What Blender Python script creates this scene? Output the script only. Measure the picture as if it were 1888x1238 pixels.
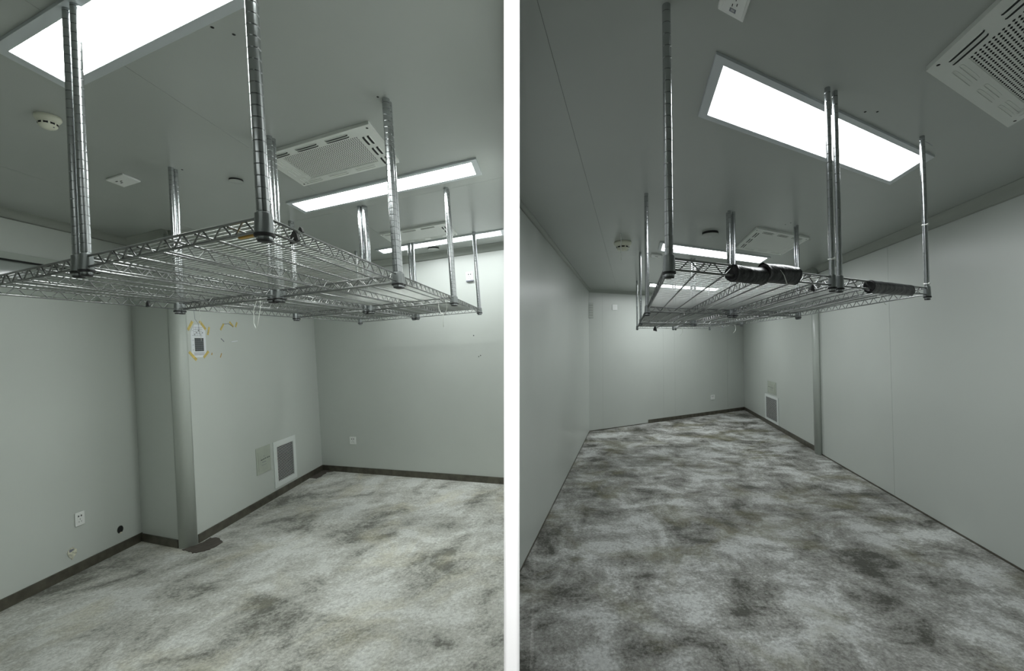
import bpy, math, random
from mathutils import Vector, Matrix
random.seed(7)
for o in list(bpy.data.objects): bpy.data.objects.remove(o)
SC = bpy.context.scene
COL = SC.collection

# ------------------------------------------------------------------ camera, world, exposure
PX, PY, F, EYE = 1050.0, 632.0, 800.0, 1.55        # shift lens: principal point and focal length in pixels of 1888x1238
cam_d = bpy.data.cameras.new('camera')
cam = bpy.data.objects.new('camera', cam_d); COL.objects.link(cam)
cam.location = (0, 0, EYE); cam.rotation_euler = (math.pi/2, 0, 0)
cam_d.sensor_fit = 'HORIZONTAL'; cam_d.sensor_width = 36.0
cam_d.lens = F/1888*36.0
cam_d.shift_x = (944-PX)/1888; cam_d.shift_y = (PY-619)/1888
cam_d.clip_start = 0.02
SC.camera = cam
world = bpy.data.worlds.new('world'); SC.world = world; world.use_nodes = True
world.node_tree.nodes['Background'].inputs[0].default_value = (0.8, 0.9, 0.85, 1)
world.node_tree.nodes['Background'].inputs[1].default_value = 0.05
vs = SC.view_settings
vs.view_transform = 'Standard'; vs.look = 'None'; vs.gamma = 1.0; vs.use_curve_mapping = False
vs.exposure = 0.0
LAMP_L, LAMP_R, LAMP_R_FAR, LAMP_ADDED_REAR = 25.5, 16.5, 20.0, 3.5             # strength of the ceiling light diffusers, last one for the added rear panel

# ------------------------------------------------------------------ the two skew-walled rooms
class Room:                                          # a: across, b: into the depth, c: up (metres along each wall direction)
    def __init__(s, eA, eB, eC, H):
        s.A, s.B, s.C = Vector(eA).normalized(), Vector(eB).normalized(), Vector(eC).normalized()
        s.O = Vector((0, 0, EYE)) - s.C*EYE; s.H = H
    def p(s, a, b, c): return s.O + s.A*a + s.B*b + s.C*c
L = Room((-0.93303, 0.35646, -0.04901), (-0.06238, 0.99805, 0.0025), (-0.0763, 0.02917, 0.99666), 2.66)
R = Room((0.86088, 0.50865, 0.01272), (0.1435, 0.98964, -0.00495), (-0.00324, 0.03596, 0.99935), 2.57)
SEAM = 0.1331                                        # the partition runs along X = -SEAM * Y

# ------------------------------------------------------------------ materials
def mat(name, col, rough=0.5, metal=0.0, spec=0.5, emit=None, noise=None, bump=None):
    m = bpy.data.materials.new(name); m.use_nodes = True
    nt = m.node_tree; b = nt.nodes['Principled BSDF']
    b.inputs['Base Color'].default_value = (*col, 1); b.inputs['Roughness'].default_value = rough
    b.inputs['Metallic'].default_value = metal; b.inputs['Specular IOR Level'].default_value = spec
    if emit:
        b.inputs['Emission Color'].default_value = (*emit[0], 1); b.inputs['Emission Strength'].default_value = emit[1]
    tc = None
    if noise or bump:
        tc = nt.nodes.new('ShaderNodeTexCoord')
    if noise:                                        # (scale, amount): gentle value variation
        n = nt.nodes.new('ShaderNodeTexNoise'); n.inputs['Scale'].default_value = noise[0]; n.inputs['Detail'].default_value = 5
        r = nt.nodes.new('ShaderNodeMapRange'); r.inputs[1].default_value = 0.3; r.inputs[2].default_value = 0.7
        r.inputs[3].default_value = 1-noise[1]; r.inputs[4].default_value = 1+noise[1]
        mx = nt.nodes.new('ShaderNodeVectorMath'); mx.operation = 'SCALE'; mx.inputs[0].default_value = col
        nt.links.new(tc.outputs['Object'], n.inputs['Vector']); nt.links.new(n.outputs['Fac'], r.inputs[0])
        nt.links.new(r.outputs[0], mx.inputs['Scale']); nt.links.new(mx.outputs[0], b.inputs['Base Color'])
    if bump:
        n = nt.nodes.new('ShaderNodeTexNoise'); n.inputs['Scale'].default_value = bump[0]; n.inputs['Detail'].default_value = 6
        bp = nt.nodes.new('ShaderNodeBump'); bp.inputs['Strength'].default_value = bump[1]; bp.inputs['Distance'].default_value = bump[2]
        nt.links.new(tc.outputs['Object'], n.inputs['Vector']); nt.links.new(n.outputs['Fac'], bp.inputs['Height'])
        nt.links.new(bp.outputs[0], b.inputs['Normal'])
    return m
M = {}
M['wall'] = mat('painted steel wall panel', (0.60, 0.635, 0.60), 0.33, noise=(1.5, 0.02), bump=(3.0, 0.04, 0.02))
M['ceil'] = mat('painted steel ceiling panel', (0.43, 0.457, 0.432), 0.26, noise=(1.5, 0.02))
M['cove'] = mat('cove moulding', (0.40, 0.43, 0.39), 0.45)
M['column'] = mat('column cladding', (0.50, 0.54, 0.50), 0.35)
M['white'] = mat('white paint', (0.93, 0.93, 0.93), 0.6)
M['plastic'] = mat('white plastic', (0.88, 0.90, 0.88), 0.4)
M['acpanel'] = mat('air conditioner panel', (0.74, 0.77, 0.73), 0.4)
M['cream'] = mat('cream plastic', (0.76, 0.77, 0.64), 0.4)
M['grilleframe'] = mat('white grille', (0.80, 0.84, 0.82), 0.4)
M['access'] = mat('grey green access panel', (0.47, 0.51, 0.44), 0.5, noise=(9, 0.06))
M['dark'] = mat('dark cavity', (0.012, 0.013, 0.013), 0.8)
M['ink'] = mat('printing ink', (0.07, 0.08, 0.075), 0.8)
M['inkgrey'] = mat('grey printing ink', (0.25, 0.26, 0.30), 0.8)
M['paper'] = mat('white paper', (0.80, 0.83, 0.86), 0.7)
M['tape'] = mat('yellow tape', (0.66, 0.52, 0.16), 0.5, noise=(60, 0.25))
M['base'] = mat('brushed steel skirting', (0.115, 0.108, 0.085), 0.38, metal=0.35, noise=(14, 0.3))
M['chrome'] = mat('chromed steel', (0.47, 0.49, 0.50), 0.24, metal=1.0, noise=(90, 0.07))
M['wire'] = mat('zinc wire', (0.42, 0.435, 0.42), 0.38, metal=0.9)
M['rail'] = mat('shade-toned zinc rail', (0.25, 0.26, 0.255), 0.36, metal=0.85)  # same zinc as the deck wire, shading put into a darker colour
M['collar'] = mat('zinc collar', (0.30, 0.32, 0.32), 0.35, metal=0.9, noise=(60, 0.1))
M['rubber'] = mat('black rubber', (0.012, 0.012, 0.013), 0.5)
M['foil'] = mat('black plastic wrap', (0.007, 0.008, 0.009), 0.34, spec=0.4, bump=(22, 0.5, 0.015))
M['frame'] = mat('aluminium lamp frame', (0.60, 0.64, 0.66), 0.35, metal=0.25)
M['mortar'] = mat('damp mortar', (0.085, 0.073, 0.062), 0.75, noise=(25, 0.2), bump=(60, 0.4, 0.01))
M['plaster'] = mat('broken plaster', (0.70, 0.70, 0.58), 0.9, noise=(60, 0.3), bump=(60, 0.8, 0.01))
M['tie'] = mat('white cable tie', (0.82, 0.84, 0.80), 0.4)
M['winframe'] = mat('grey window frame', (0.42, 0.46, 0.42), 0.4)
M['glass'] = mat('window glass', (0.30, 0.33, 0.31), 0.08, spec=0.8)
M['orange'] = mat('amber tape', (0.55, 0.33, 0.05), 0.5)
for k, s in (('L', LAMP_L), ('R', LAMP_R), ('F', LAMP_R_FAR), ('H', LAMP_ADDED_REAR)):
    M['glow'+k] = mat('lit diffuser '+k, (0.9, 0.9, 0.9), 0.4, emit=((0.95, 1.0, 0.965) if k not in 'RF' else (0.955, 0.99, 1.0), s))

def floor_mat(name, rot, light, mid, dark, ochre, bias, streak, stretch, ochre_amt, size):
    m = bpy.data.materials.new(name); m.use_nodes = True; nt = m.node_tree; N = nt.nodes; K = nt.links
    b = N['Principled BSDF']
    tc = N.new('ShaderNodeTexCoord')
    def mapping(scale, rz=0.0, loc=(0, 0, 0)):
        mp = N.new('ShaderNodeMapping'); mp.inputs['Scale'].default_value = scale
        mp.inputs['Rotation'].default_value = (0, 0, rz); mp.inputs['Location'].default_value = loc
        K.new(tc.outputs['Object'], mp.inputs['Vector']); return mp.outputs[0]
    def noise(vec, sc, det=6, rough=0.6, dist=0.0):
        n = N.new('ShaderNodeTexNoise'); n.inputs['Scale'].default_value = sc; n.inputs['Detail'].default_value = det
        n.inputs['Roughness'].default_value = rough; n.inputs['Distortion'].default_value = dist
        K.new(vec, n.inputs['Vector']); return n.outputs['Fac']
    def rng(v, a0, a1, b0=0.0, b1=1.0):
        r = N.new('ShaderNodeMapRange'); r.inputs[1].default_value = a0; r.inputs[2].default_value = a1
        r.inputs[3].default_value = b0; r.inputs[4].default_value = b1; K.new(v, r.inputs[0]); return r.outputs[0]
    def math_(op, x, y):
        n = N.new('ShaderNodeMath'); n.operation = op
        for i, v in enumerate((x, y)):
            if isinstance(v, (int, float)): n.inputs[i].default_value = v
            else: K.new(v, n.inputs[i])
        return n.outputs[0]
    def mix(f, x, y):
        n = N.new('ShaderNodeMix'); n.data_type = 'RGBA'; K.new(f, n.inputs[0])
        for i, v in ((6, x), (7, y)):
            if isinstance(v, tuple): n.inputs[i].default_value = (*v, 1)
            else: K.new(v, n.inputs[i])
        return n.outputs[2]
    big = noise(mapping((1, stretch, 1), rot), size, 9, 0.7, 0.5)
    smear = noise(mapping((streak, 1, 1), rot, (3.1, 1.7, 0)), 3.2, 7, 0.65, 0.8)
    cloud = noise(mapping((1, 1, 1), 0.0, (7, 2, 0)), 0.6, 3, 0.5)
    fine = noise(mapping((1, 1, 1)), 55, 4, 0.7)
    grain = noise(mapping((1, 1, 1)), 190, 2, 0.6)
    mott = math_('ADD', math_('MULTIPLY', big, 0.62), math_('MULTIPLY', smear, 0.38))
    mott = math_('ADD', mott, math_('MULTIPLY', math_('SUBTRACT', fine, 0.5), 0.16))
    f_dark = rng(mott, bias-0.005, bias-0.09)
    f_light = rng(mott, bias+0.005, bias+0.08)
    c = mix(f_dark, mid, dark); c = mix(f_light, c, light)
    f_o = math_('MULTIPLY', rng(noise(mapping((1, 1, 1), 0.4, (2, 9, 0)), 1.6, 5, 0.6, 0.6), 0.52, 0.66), ochre_amt)
    c = mix(f_o, c, ochre)
    g = math_('ADD', rng(fine, 0.3, 0.7, 0.8, 1.16), math_('MULTIPLY', math_('SUBTRACT', grain, 0.5), 0.5))
    g = math_('MULTIPLY', g, rng(cloud, 0.3, 0.7, 0.8, 1.12))
    sc = N.new('ShaderNodeVectorMath'); sc.operation = 'SCALE'; K.new(c, sc.inputs[0]); K.new(g, sc.inputs['Scale'])
    K.new(sc.outputs[0], b.inputs['Base Color'])
    K.new(rng(mott, bias-0.15, bias+0.1, 0.45, 0.85), b.inputs['Roughness'])
    b.inputs['Specular IOR Level'].default_value = 0.35
    bp = N.new('ShaderNodeBump'); bp.inputs['Strength'].default_value = 0.45; bp.inputs['Distance'].default_value = 0.012
    K.new(math_('ADD', fine, math_('MULTIPLY', mott, 1.5)), bp.inputs['Height']); K.new(bp.outputs[0], b.inputs['Normal'])
    return m
M['floorL'] = floor_mat('scraped screed left', -0.36, (0.76, 0.77, 0.735), (0.56, 0.56, 0.515), (0.20, 0.20, 0.175), (0.60, 0.56, 0.40), 0.485, 0.45, 0.8, 0.4, 2.1)
M['floorR'] = floor_mat('scraped screed right', 0.53, (0.66, 0.675, 0.655), (0.36, 0.36, 0.335), (0.085, 0.085, 0.07), (0.17, 0.16, 0.075), 0.49, 0.4, 0.75, 0.6, 2.5)

# ------------------------------------------------------------------ mesh helpers
class MB:
    def __init__(s): s.v, s.f, s.sm, s.mi = [], [], [], []
    def add(s, verts, faces, smooth=False, mi=0):
        n = len(s.v); s.v += [Vector(v) for v in verts]
        for f in faces: s.f.append([i+n for i in f]); s.sm.append(smooth); s.mi.append(mi)
        return s
    def hexa(s, P, mi=0):                            # 8 points: bottom ring then top ring
        return s.add(P, [(3,2,1,0), (4,5,6,7), (0,1,5,4), (1,2,6,5), (2,3,7,6), (3,0,4,7)], mi=mi)
    def rbox(s, r, a0, a1, b0, b1, c0, c1, mi=0):
        q = [(a0,b0), (a1,b0), (a1,b1), (a0,b1)]
        return s.hexa([r.p(a, b, c0) for a, b in q]+[r.p(a, b, c1) for a, b in q], mi)
    def prism(s, base, off, smooth=False, mi=0):     # polygon extruded by a vector
        n = len(base); base = [Vector(p) for p in base]; off = Vector(off)
        s.add(base+[p+off for p in base], [tuple(range(n-1, -1, -1)), tuple(range(n, 2*n))], mi=mi)
        k = len(s.v)-2*n
        for i in range(n):
            j = (i+1) % n; s.f.append([k+i, k+j, k+n+j, k+n+i]); s.sm.append(smooth); s.mi.append(mi)
        return s
    def tube(s, pts, r, n=8, caps=True, mi=0):
        pts = [Vector(p) for p in pts]; rings = []
        up = None
        for i, p in enumerate(pts):
            t = (pts[min(i+1, len(pts)-1)]-pts[max(i-1, 0)]).normalized()
            if up is None: up = Vector((0, 0, 1)) if abs(t.z) < 0.9 else Vector((1, 0, 0))
            x = t.cross(up).normalized(); y = t.cross(x).normalized(); up = -y
            rings.append([p+(x*math.cos(2*math.pi*k/n)+y*math.sin(2*math.pi*k/n))*r for k in range(n)])
        vs_ = [v for g in rings for v in g]; fs = []
        for i in range(len(pts)-1):
            for k in range(n):
                j = (k+1) % n; fs.append((i*n+k, i*n+j, (i+1)*n+j, (i+1)*n+k))
        s.add(vs_, fs, True, mi)
        if caps:
            m = len(s.v)-len(vs_)
            s.f.append([m+k for k in range(n-1, -1, -1)]); s.sm.append(False); s.mi.append(mi)
            s.f.append([m+(len(pts)-1)*n+k for k in range(n)]); s.sm.append(False); s.mi.append(mi)
        return s
    def lathe(s, c, axis, prof, n=24, mi=0):         # prof: (along axis, radius)
        c = Vector(c); ax = Vector(axis).normalized()
        x = ax.cross(Vector((0.3, 1, 0.2))).normalized(); y = ax.cross(x).normalized()
        vs_, fs = [], []
        for t, r in prof:
            for k in range(n):
                w = 2*math.pi*k/n; vs_.append(c+ax*t+(x*math.cos(w)+y*math.sin(w))*max(r, 1e-5))
        for i in range(len(prof)-1):
            for k in range(n):
                j = (k+1) % n; fs.append((i*n+k, i*n+j, (i+1)*n+j, (i+1)*n+k))
        return s.add(vs_, fs, True, mi)
    def mesh(s, name, mats, origin=(0, 0, 0)):
        o = Vector(origin); me = bpy.data.meshes.new(name)
        me.from_pydata([v-o for v in s.v], [], s.f)
        for m in (mats if isinstance(mats, (list, tuple)) else [mats]): me.materials.append(M[m])
        for p, sm, mi in zip(me.polygons, s.sm, s.mi): p.use_smooth = sm; p.material_index = mi
        me.update(); return me

def link(name, data, parent=None):
    o = bpy.data.objects.new(name, data); COL.objects.link(o)
    if parent: o.parent = parent
    return o
def wloc(o):
    v = Vector(o.location)
    while o.parent: o = o.parent; v += Vector(o.location)
    return v
def tag(o, label=None, cat=None, group=None, kind=None):
    if label: o['label'] = label
    if cat: o['category'] = cat
    if group: o['group'] = group
    if kind: o['kind'] = kind
    return o
def thing(name, loc, label, cat, group=None):
    o = link(name, None); o.location = loc; o.empty_display_size = 0.05
    return tag(o, label, cat, group)
def part(name, mb, m, parent, bevel=0.0):
    o = link(name, mb.mesh(name, m, wloc(parent)), parent)
    if bevel: bv(o, bevel)
    return o
def solo(name, mb, m, loc, bevel=0.0):               # a top-level mesh with its origin at loc
    o = link(name, mb.mesh(name, m, loc)); o.location = loc
    if bevel: bv(o, bevel)
    return o
def bv(o, w, seg=2):
    b = o.modifiers.new('edge', 'BEVEL'); b.width = w; b.segments = seg; b.limit_method = 'ANGLE'
def struct(name, mb, m, label, loc=(0, 0, 0)):
    return tag(solo(name, mb, m, Vector(loc)), label, None, None, 'structure')

def clip(poly, nx, ny, d):                           # keep nx*X + ny*Y <= d
    out = []
    for i in range(len(poly)):
        p, q = poly[i], poly[(i+1) % len(poly)]
        fp, fq = nx*p.x+ny*p.y-d, nx*q.x+ny*q.y-d
        if fp <= 0: out.append(p)
        if (fp < 0) != (fq < 0) and fp != fq: out.append(p.lerp(q, fp/(fp-fq)))
    return out
REAR = -1.6
def room_poly(r, a0, a1, b0, b1, c):
    P = [r.p(a, b, c) for a, b in ((a0, b0), (a1, b0), (a1, b1), (a0, b1))]
    sgn = 1 if r is L else -1
    P = clip(P, sgn, sgn*SEAM, 0.0)
    return clip(P, 0, -1, -REAR) if len(P) > 2 else []

# ------------------------------------------------------------------ structure: floors, ceilings, walls
for r, key, b1, a1, lab in ((L, 'L', 4.75, 4.1, 'scraped grey concrete floor of the left room'), (R, 'R', 8.6, 3.4, 'dust streaked dark concrete floor of the right room')):
    mb = MB(); P = room_poly(r, -4.5, a1, -4.5, b1, 0.0)
    mb.prism(P, r.C*-0.06)
    struct('floor', mb, 'floor'+key, lab)
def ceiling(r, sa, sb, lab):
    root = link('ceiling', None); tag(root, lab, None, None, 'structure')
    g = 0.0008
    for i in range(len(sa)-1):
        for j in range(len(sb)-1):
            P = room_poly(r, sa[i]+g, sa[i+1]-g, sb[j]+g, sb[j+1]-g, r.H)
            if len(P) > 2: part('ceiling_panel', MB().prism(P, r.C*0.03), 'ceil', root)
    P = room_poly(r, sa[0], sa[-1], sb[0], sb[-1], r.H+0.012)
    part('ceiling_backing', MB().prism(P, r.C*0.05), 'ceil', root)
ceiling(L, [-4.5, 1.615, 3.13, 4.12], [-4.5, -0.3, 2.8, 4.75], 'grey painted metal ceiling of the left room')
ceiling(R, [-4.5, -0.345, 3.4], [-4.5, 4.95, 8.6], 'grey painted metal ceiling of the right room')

def wall(name, r, fixed, val, out, lo, hi, seams, lab, c1=None):
    """a wall plane a=val or b=val, solid behind it (towards out), made of panels with fine joints"""
    root = link(name, None); tag(root, lab, None, None, 'structure')
    c1 = c1 or r.H; t, g = 0.05*out, 0.0014
    cuts = [lo]+list(seams)+[hi]
    for i in range(len(cuts)-1):
        x0, x1 = cuts[i]+(g if i else 0), cuts[i+1]-(g if i < len(cuts)-2 else 0)
        mb = MB()
        if fixed == 'a': mb.rbox(r, val, val+t, x0, x1, 0, c1)
        else: mb.rbox(r, x0, x1, val, val+t, 0, c1)
        part('wall_panel', mb, 'wall', root)
    if seams:
        mb = MB()
        if fixed == 'a': mb.rbox(r, val+0.006*out, val+t*1.3, lo, hi, 0, c1)
        else: mb.rbox(r, lo, hi, val+0.006*out, val+t*1.3, 0, c1)
        part('wall_backing', mb, 'cove', root)
    return root
LA, LB, LJ, LR = 3.97, 4.63, 3.33, 2.43              # left wall, far wall, projecting wall, its return
RA, RB, RW = -1.0, 8.46, 3.26                        # right room: left wall, far wall, right wall
CR = 0.10                                            # radius of the rounded corner column
wall('wall_left', L, 'a', LA, 1, -3.4, LR, [], 'grey green painted panel wall at the far left beside the window')
wall('wall_return', L, 'b', LR, 1, LJ+CR, LA, [], 'narrow shaded return wall beside the rounded corner column')
wall('wall_projecting', L, 'a', LJ, 1, LR+CR, LB, [], 'pale panel wall with paper notice and white air grille')
wall('wall_far', L, 'b', LB, 1, 0.37, LJ, [], 'grey green far wall of the left room with two outlets')
wall('wall_left', R, 'a', RA, -1, 3.39, RB, [], 'plain grey left wall of the right room')
wall('wall_far', R, 'b', RB, 1, RA, RW, [-0.70, 0.79, 1.10, 2.70], 'far wall of the right room lit under the racks')
wall('wall_right', R, 'a', RW, 1, -3.4, RB, [2.69, 4.28], 'long grey right wall of the right room')
# the partition between the two rooms, seen end-on, and the rear wall behind the camera
Y0 = 1.15
xl, xr = (929-PX)/F*Y0, (958-PX)/F*Y0
mb = MB(); dv = Vector((-SEAM, 1, 0))*3.62
mb.hexa([Vector((xl, Y0, -0.05)), Vector((xr, Y0, -0.05)), Vector((xr, Y0, -0.05))+dv, Vector((xl, Y0, -0.05))+dv,
         Vector((xl, Y0, 2.75)), Vector((xr, Y0, 2.75)), Vector((xr, Y0, 2.75))+dv, Vector((xl, Y0, 2.75))+dv])
struct('wall_partition', mb, 'white', 'white end of the thin partition wall between the two rooms')
mb = MB().hexa([Vector(p) for p in ((-4.2, REAR-0.06, -0.3), (3.4, REAR-0.06, -0.3), (3.4, REAR, -0.3), (-4.2, REAR, -0.3), (-4.2, REAR-0.06, 3.1), (3.4, REAR-0.06, 3.1), (3.4, REAR, 3.1), (-4.2, REAR, 3.1))])
struct('wall_rear', mb, 'wall', 'plain rear wall behind the camera')

# added unseen lamp that whitens the partition's end, its shutters closed to a slit
root = thing('added_spotlight', Vector((-0.04, -0.30, 2.50)), 'added black framing lamp behind the viewer that whitens the partition end', 'added_spotlight')
sp = Vector((-0.04, -0.30, 2.50)); st_ = (Vector((-0.153, 1.15, 1.85))-sp).normalized()
part('housing', MB().lathe(sp, st_, [(-0.10, 0.0), (-0.10, 0.04), (-0.02, 0.045), (0.0, 0.045), (0.0, 0.040), (-0.015, 0.03), (-0.015, 0.0)], 20), 'rubber', root)
for q in ((-0.26, -0.0632), (-0.0558, 0.16)):
    mb = MB().hexa([Vector((x, y, z)) for z in (2.0, 2.56) for x, y in ((q[0], -0.052), (q[1], -0.052), (q[1], -0.048), (q[0], -0.048))])
    part('shutter', mb, 'dark', root)
part('bracket', MB().tube([sp-st_*0.06, sp+Vector((0, -0.05, 0.11))], 0.008, 8), 'rubber', root)
part('shutter_arm', MB().tube([sp+Vector((0.04, 0, 0.0)), sp+Vector((0.04, 0.25, 0.04))], 0.005, 8), 'rubber', root)
ld = bpy.data.lights.new('added_spot_lamp', 'SPOT'); ld.energy = 270; ld.spot_size = math.radians(64); ld.spot_blend = 0.15; ld.shadow_soft_size = 0.002  # added source, only brightens the partition end
lo = link('lamp', ld, root); lo.location = st_*0.006; lo.rotation_euler = st_.to_track_quat('-Z', 'Y').to_euler()

# rounded corner column (left room) and half-round column (right room)
mb = MB(); n = 14; ring = []
for k in range(n+1):
    w = math.pi/2*k/n
    ring.append((LJ+CR-(CR+0.012)*math.sin(w), LR+CR-(CR+0.012)*math.cos(w)))
poly = [L.p(a, b, 0) for a, b in ring]+[L.p(LJ+CR, LR+CR, 0)]
mb.prism(poly, L.C*L.H, smooth=True)
col = struct('trim_1', mb, 'column', 'rounded grey corner column next to the paper notice', L.p(LJ+CR, LR+CR, 0))
root = thing('half_round_column', R.p(RW, 4.44, 0), 'grey half-round pipe column against the right wall', 'column')
mb = MB(); pts = []
for k in range(17):
    w = math.pi*k/16; pts.append(R.p(RW-0.075*math.sin(w), 4.44-0.11*math.cos(w), 0))
mb.prism(pts, R.C*(R.H-0.002), smooth=True); part('shaft', mb, 'column', root)
for c0, c1, e in ((2.33, 2.37, 0.035), (2.43, 2.455, 0.05)):
    mb = MB(); pts = [R.p(RW-(0.075+e)*math.sin(math.pi*k/16), 4.44-(0.11+e)*math.cos(math.pi*k/16), c0) for k in range(17)]
    mb.prism(pts, R.C*(c1-c0), smooth=True); part('ring', mb, 'column', root)

# cove mouldings (concave quarter rounds) under the ceilings
def cove(name, r, fixed, val, inward, lo, hi, s, lab):
    mb = MB(); prof = [(0, 0), (inward*s, 0)]
    for k in range(1, 7):
        w = math.pi/2*k/7; prof.append((inward*s*(1-math.sin(w)), -s*(1-math.cos(w))))
    prof.append((0, -s)); ends = []
    H = r.H-0.0005
    for x in (lo, hi):
        ends.append([r.p(val+d, x, H+z) if fixed == 'a' else r.p(x, val+d, H+z) for d, z in prof])
    n = len(prof); mb.add(ends[0]+ends[1], [tuple(range(n)), tuple(range(2*n-1, n-1, -1))])
    for i in range(n):
        j = (i+1) % n; mb.f.append([i, j, n+j, n+i]); mb.sm.append(True); mb.mi.append(0)
    struct(name, mb, 'cove', lab)
cove('trim_2', L, 'a', LA, -1, -3.0, LR, 0.06, 'cove moulding above the left wall')
cove('trim_3', L, 'b', LR, -1, LJ+0.05, LA, 0.06, 'cove moulding above the return wall')
cove('trim_4', L, 'a', LJ, -1, LR, LB, 0.06, 'cove moulding above the notice wall')
cove('trim_5', L, 'b', LB, -1, 0.37, LJ, 0.075, 'dark cove moulding above the far wall of the left room')
cove('trim_6', R, 'a', RA, 1, 3.2, RB, 0.035, 'slim cove moulding above the left wall of the right room')
cove('trim_7', R, 'b', RB, -1, RA, RW, 0.05, 'cove moulding above the far wall of the right room')
cove('trim_8', R, 'a', RW, -1, -3.0, RB, 0.085, 'broad cove moulding above the right wall')

# skirting
def base(name, r, a0, a1, b0, b1, lab, h=0.072):
    struct(name, MB().rbox(r, a0, a1, b0, b1, 0, h), 'base', lab)
base('baseboard_left', L, LA-0.012, LA, -3.4, LR, 'dark metal skirting along the left wall')
base('baseboard_return', L, LJ+CR+0.012, LA-0.012, LR-0.012, LR, 'short dark skirting on the return wall', 0.066)
base('baseboard_projecting', L, LJ-0.012, LJ, LR+CR+0.014, LB, 'dark skirting under the white air grille')
base('baseboard_far', L, 0.37, LJ-0.012, LB-0.012, LB, 'dark skirting along the far wall of the left room')
base('baseboard_far', R, 0.378, RW, RB-0.014, RB, 'black skirting ending midway along the far wall', 0.07)
base('baseboard_right', R, RW-0.014, RW, 4.56, RB-0.014, 'black skirting between column and far corner', 0.07)

base('trim_9', R, RW-0.006, RW, -3.4, 4.33, 'thin dark joint along the foot of the right wall', 0.014)
base('trim_10', R, RA, RA+0.006, 3.39, RB, 'thin dark joint along the foot of the left wall in the right room', 0.014)
base('trim_11', R, RA, 0.378, RB-0.006, RB, 'thin dark joint left of the black skirting on the far wall', 0.014)

# window on the left wall, mostly behind the rack
root = link('window_1', None); root.location = L.p(LA, 1.6, 2.0); tag(root, 'grey framed window strip high on the left wall', None, None, 'structure')
w0, w1, wc0, wc1 = 0.2, 2.16, 2.08, 2.362
for nm, q in (('head', (w0, w1, wc1-0.052, wc1)), ('sill', (w0, w1, wc0, wc0+0.04)), ('jamb', (w0, w0+0.05, wc0, wc1)), ('jamb', (w1-0.05, w1, wc0, wc1))):
    part('window_'+nm, MB().rbox(L, LA-0.02, LA, q[0], q[1], q[2], q[3]), 'winframe', root, 0.003)
part('window_stop', MB().rbox(L, LA-0.028, LA-0.02, w0, w1, wc1-0.06, wc1-0.048), 'dark', root)
part('pane', MB().rbox(L, LA-0.006, LA-0.001, w0+0.05, w1-0.05, wc0+0.04, wc1-0.05), 'glass', root)

# ------------------------------------------------------------------ ceiling fixtures
def ceiling_light(r, a0, a1, b0, b1, fr, glow, lab):
    H = r.H; root = thing('ceiling_light', r.p((a0+a1)/2, (b0+b1)/2, H), lab, 'light panel', 'recessed light panels')
    d = 0.012
    mb = MB()
    A0, A1, B0, B1 = a0-fr, a1+fr, b0-fr*0.8, b1+fr*0.8
    for q in ((A0, A1, B0, b0), (A0, A1, b1, B1), (A0, a0, b0, b1), (a1, A1, b0, b1)):
        mb.rbox(r, q[0], q[1], q[2], q[3], H-d, H-0.0004)
    part('frame', mb, 'frame', root)
    part('diffuser', MB().rbox(r, a0, a1, b0, b1, H-0.007, H-0.0006), glow, root)
ceiling_light(L, 0.385, 1.925, 0.775, 0.96, 0.045, 'glowL', 'large light panel above the posts at top left')
ceiling_light(L, 0.38, 1.905, 2.445, 2.63, 0.04, 'glowL', 'light panel just beyond the air vent in the left room')
ceiling_light(L, 0.36, 1.885, 4.07, 4.23, 0.035, 'glowF', 'farthest light panel in the left room beside its far wall')
ceiling_light(R, 0.432, 2.09, 1.335, 1.675, 0.05, 'glowR', 'large bright light panel at the top of the right room')
ceiling_light(R, 0.405, 2.065, 4.16, 4.48, 0.045, 'glowR', 'middle light panel seen behind the posts in the right room')
ceiling_light(R, 0.39, 2.05, 7.06, 7.38, 0.045, 'glowF', 'farthest light panel glimpsed through the wire deck in the right room')

ceiling_light(L, 0.3, 1.83, -0.90, -0.72, 0.045, 'glowH', 'added light panel continuing the left room row behind the viewer')  # unseen panel added to brighten the partition end and near floor

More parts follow.
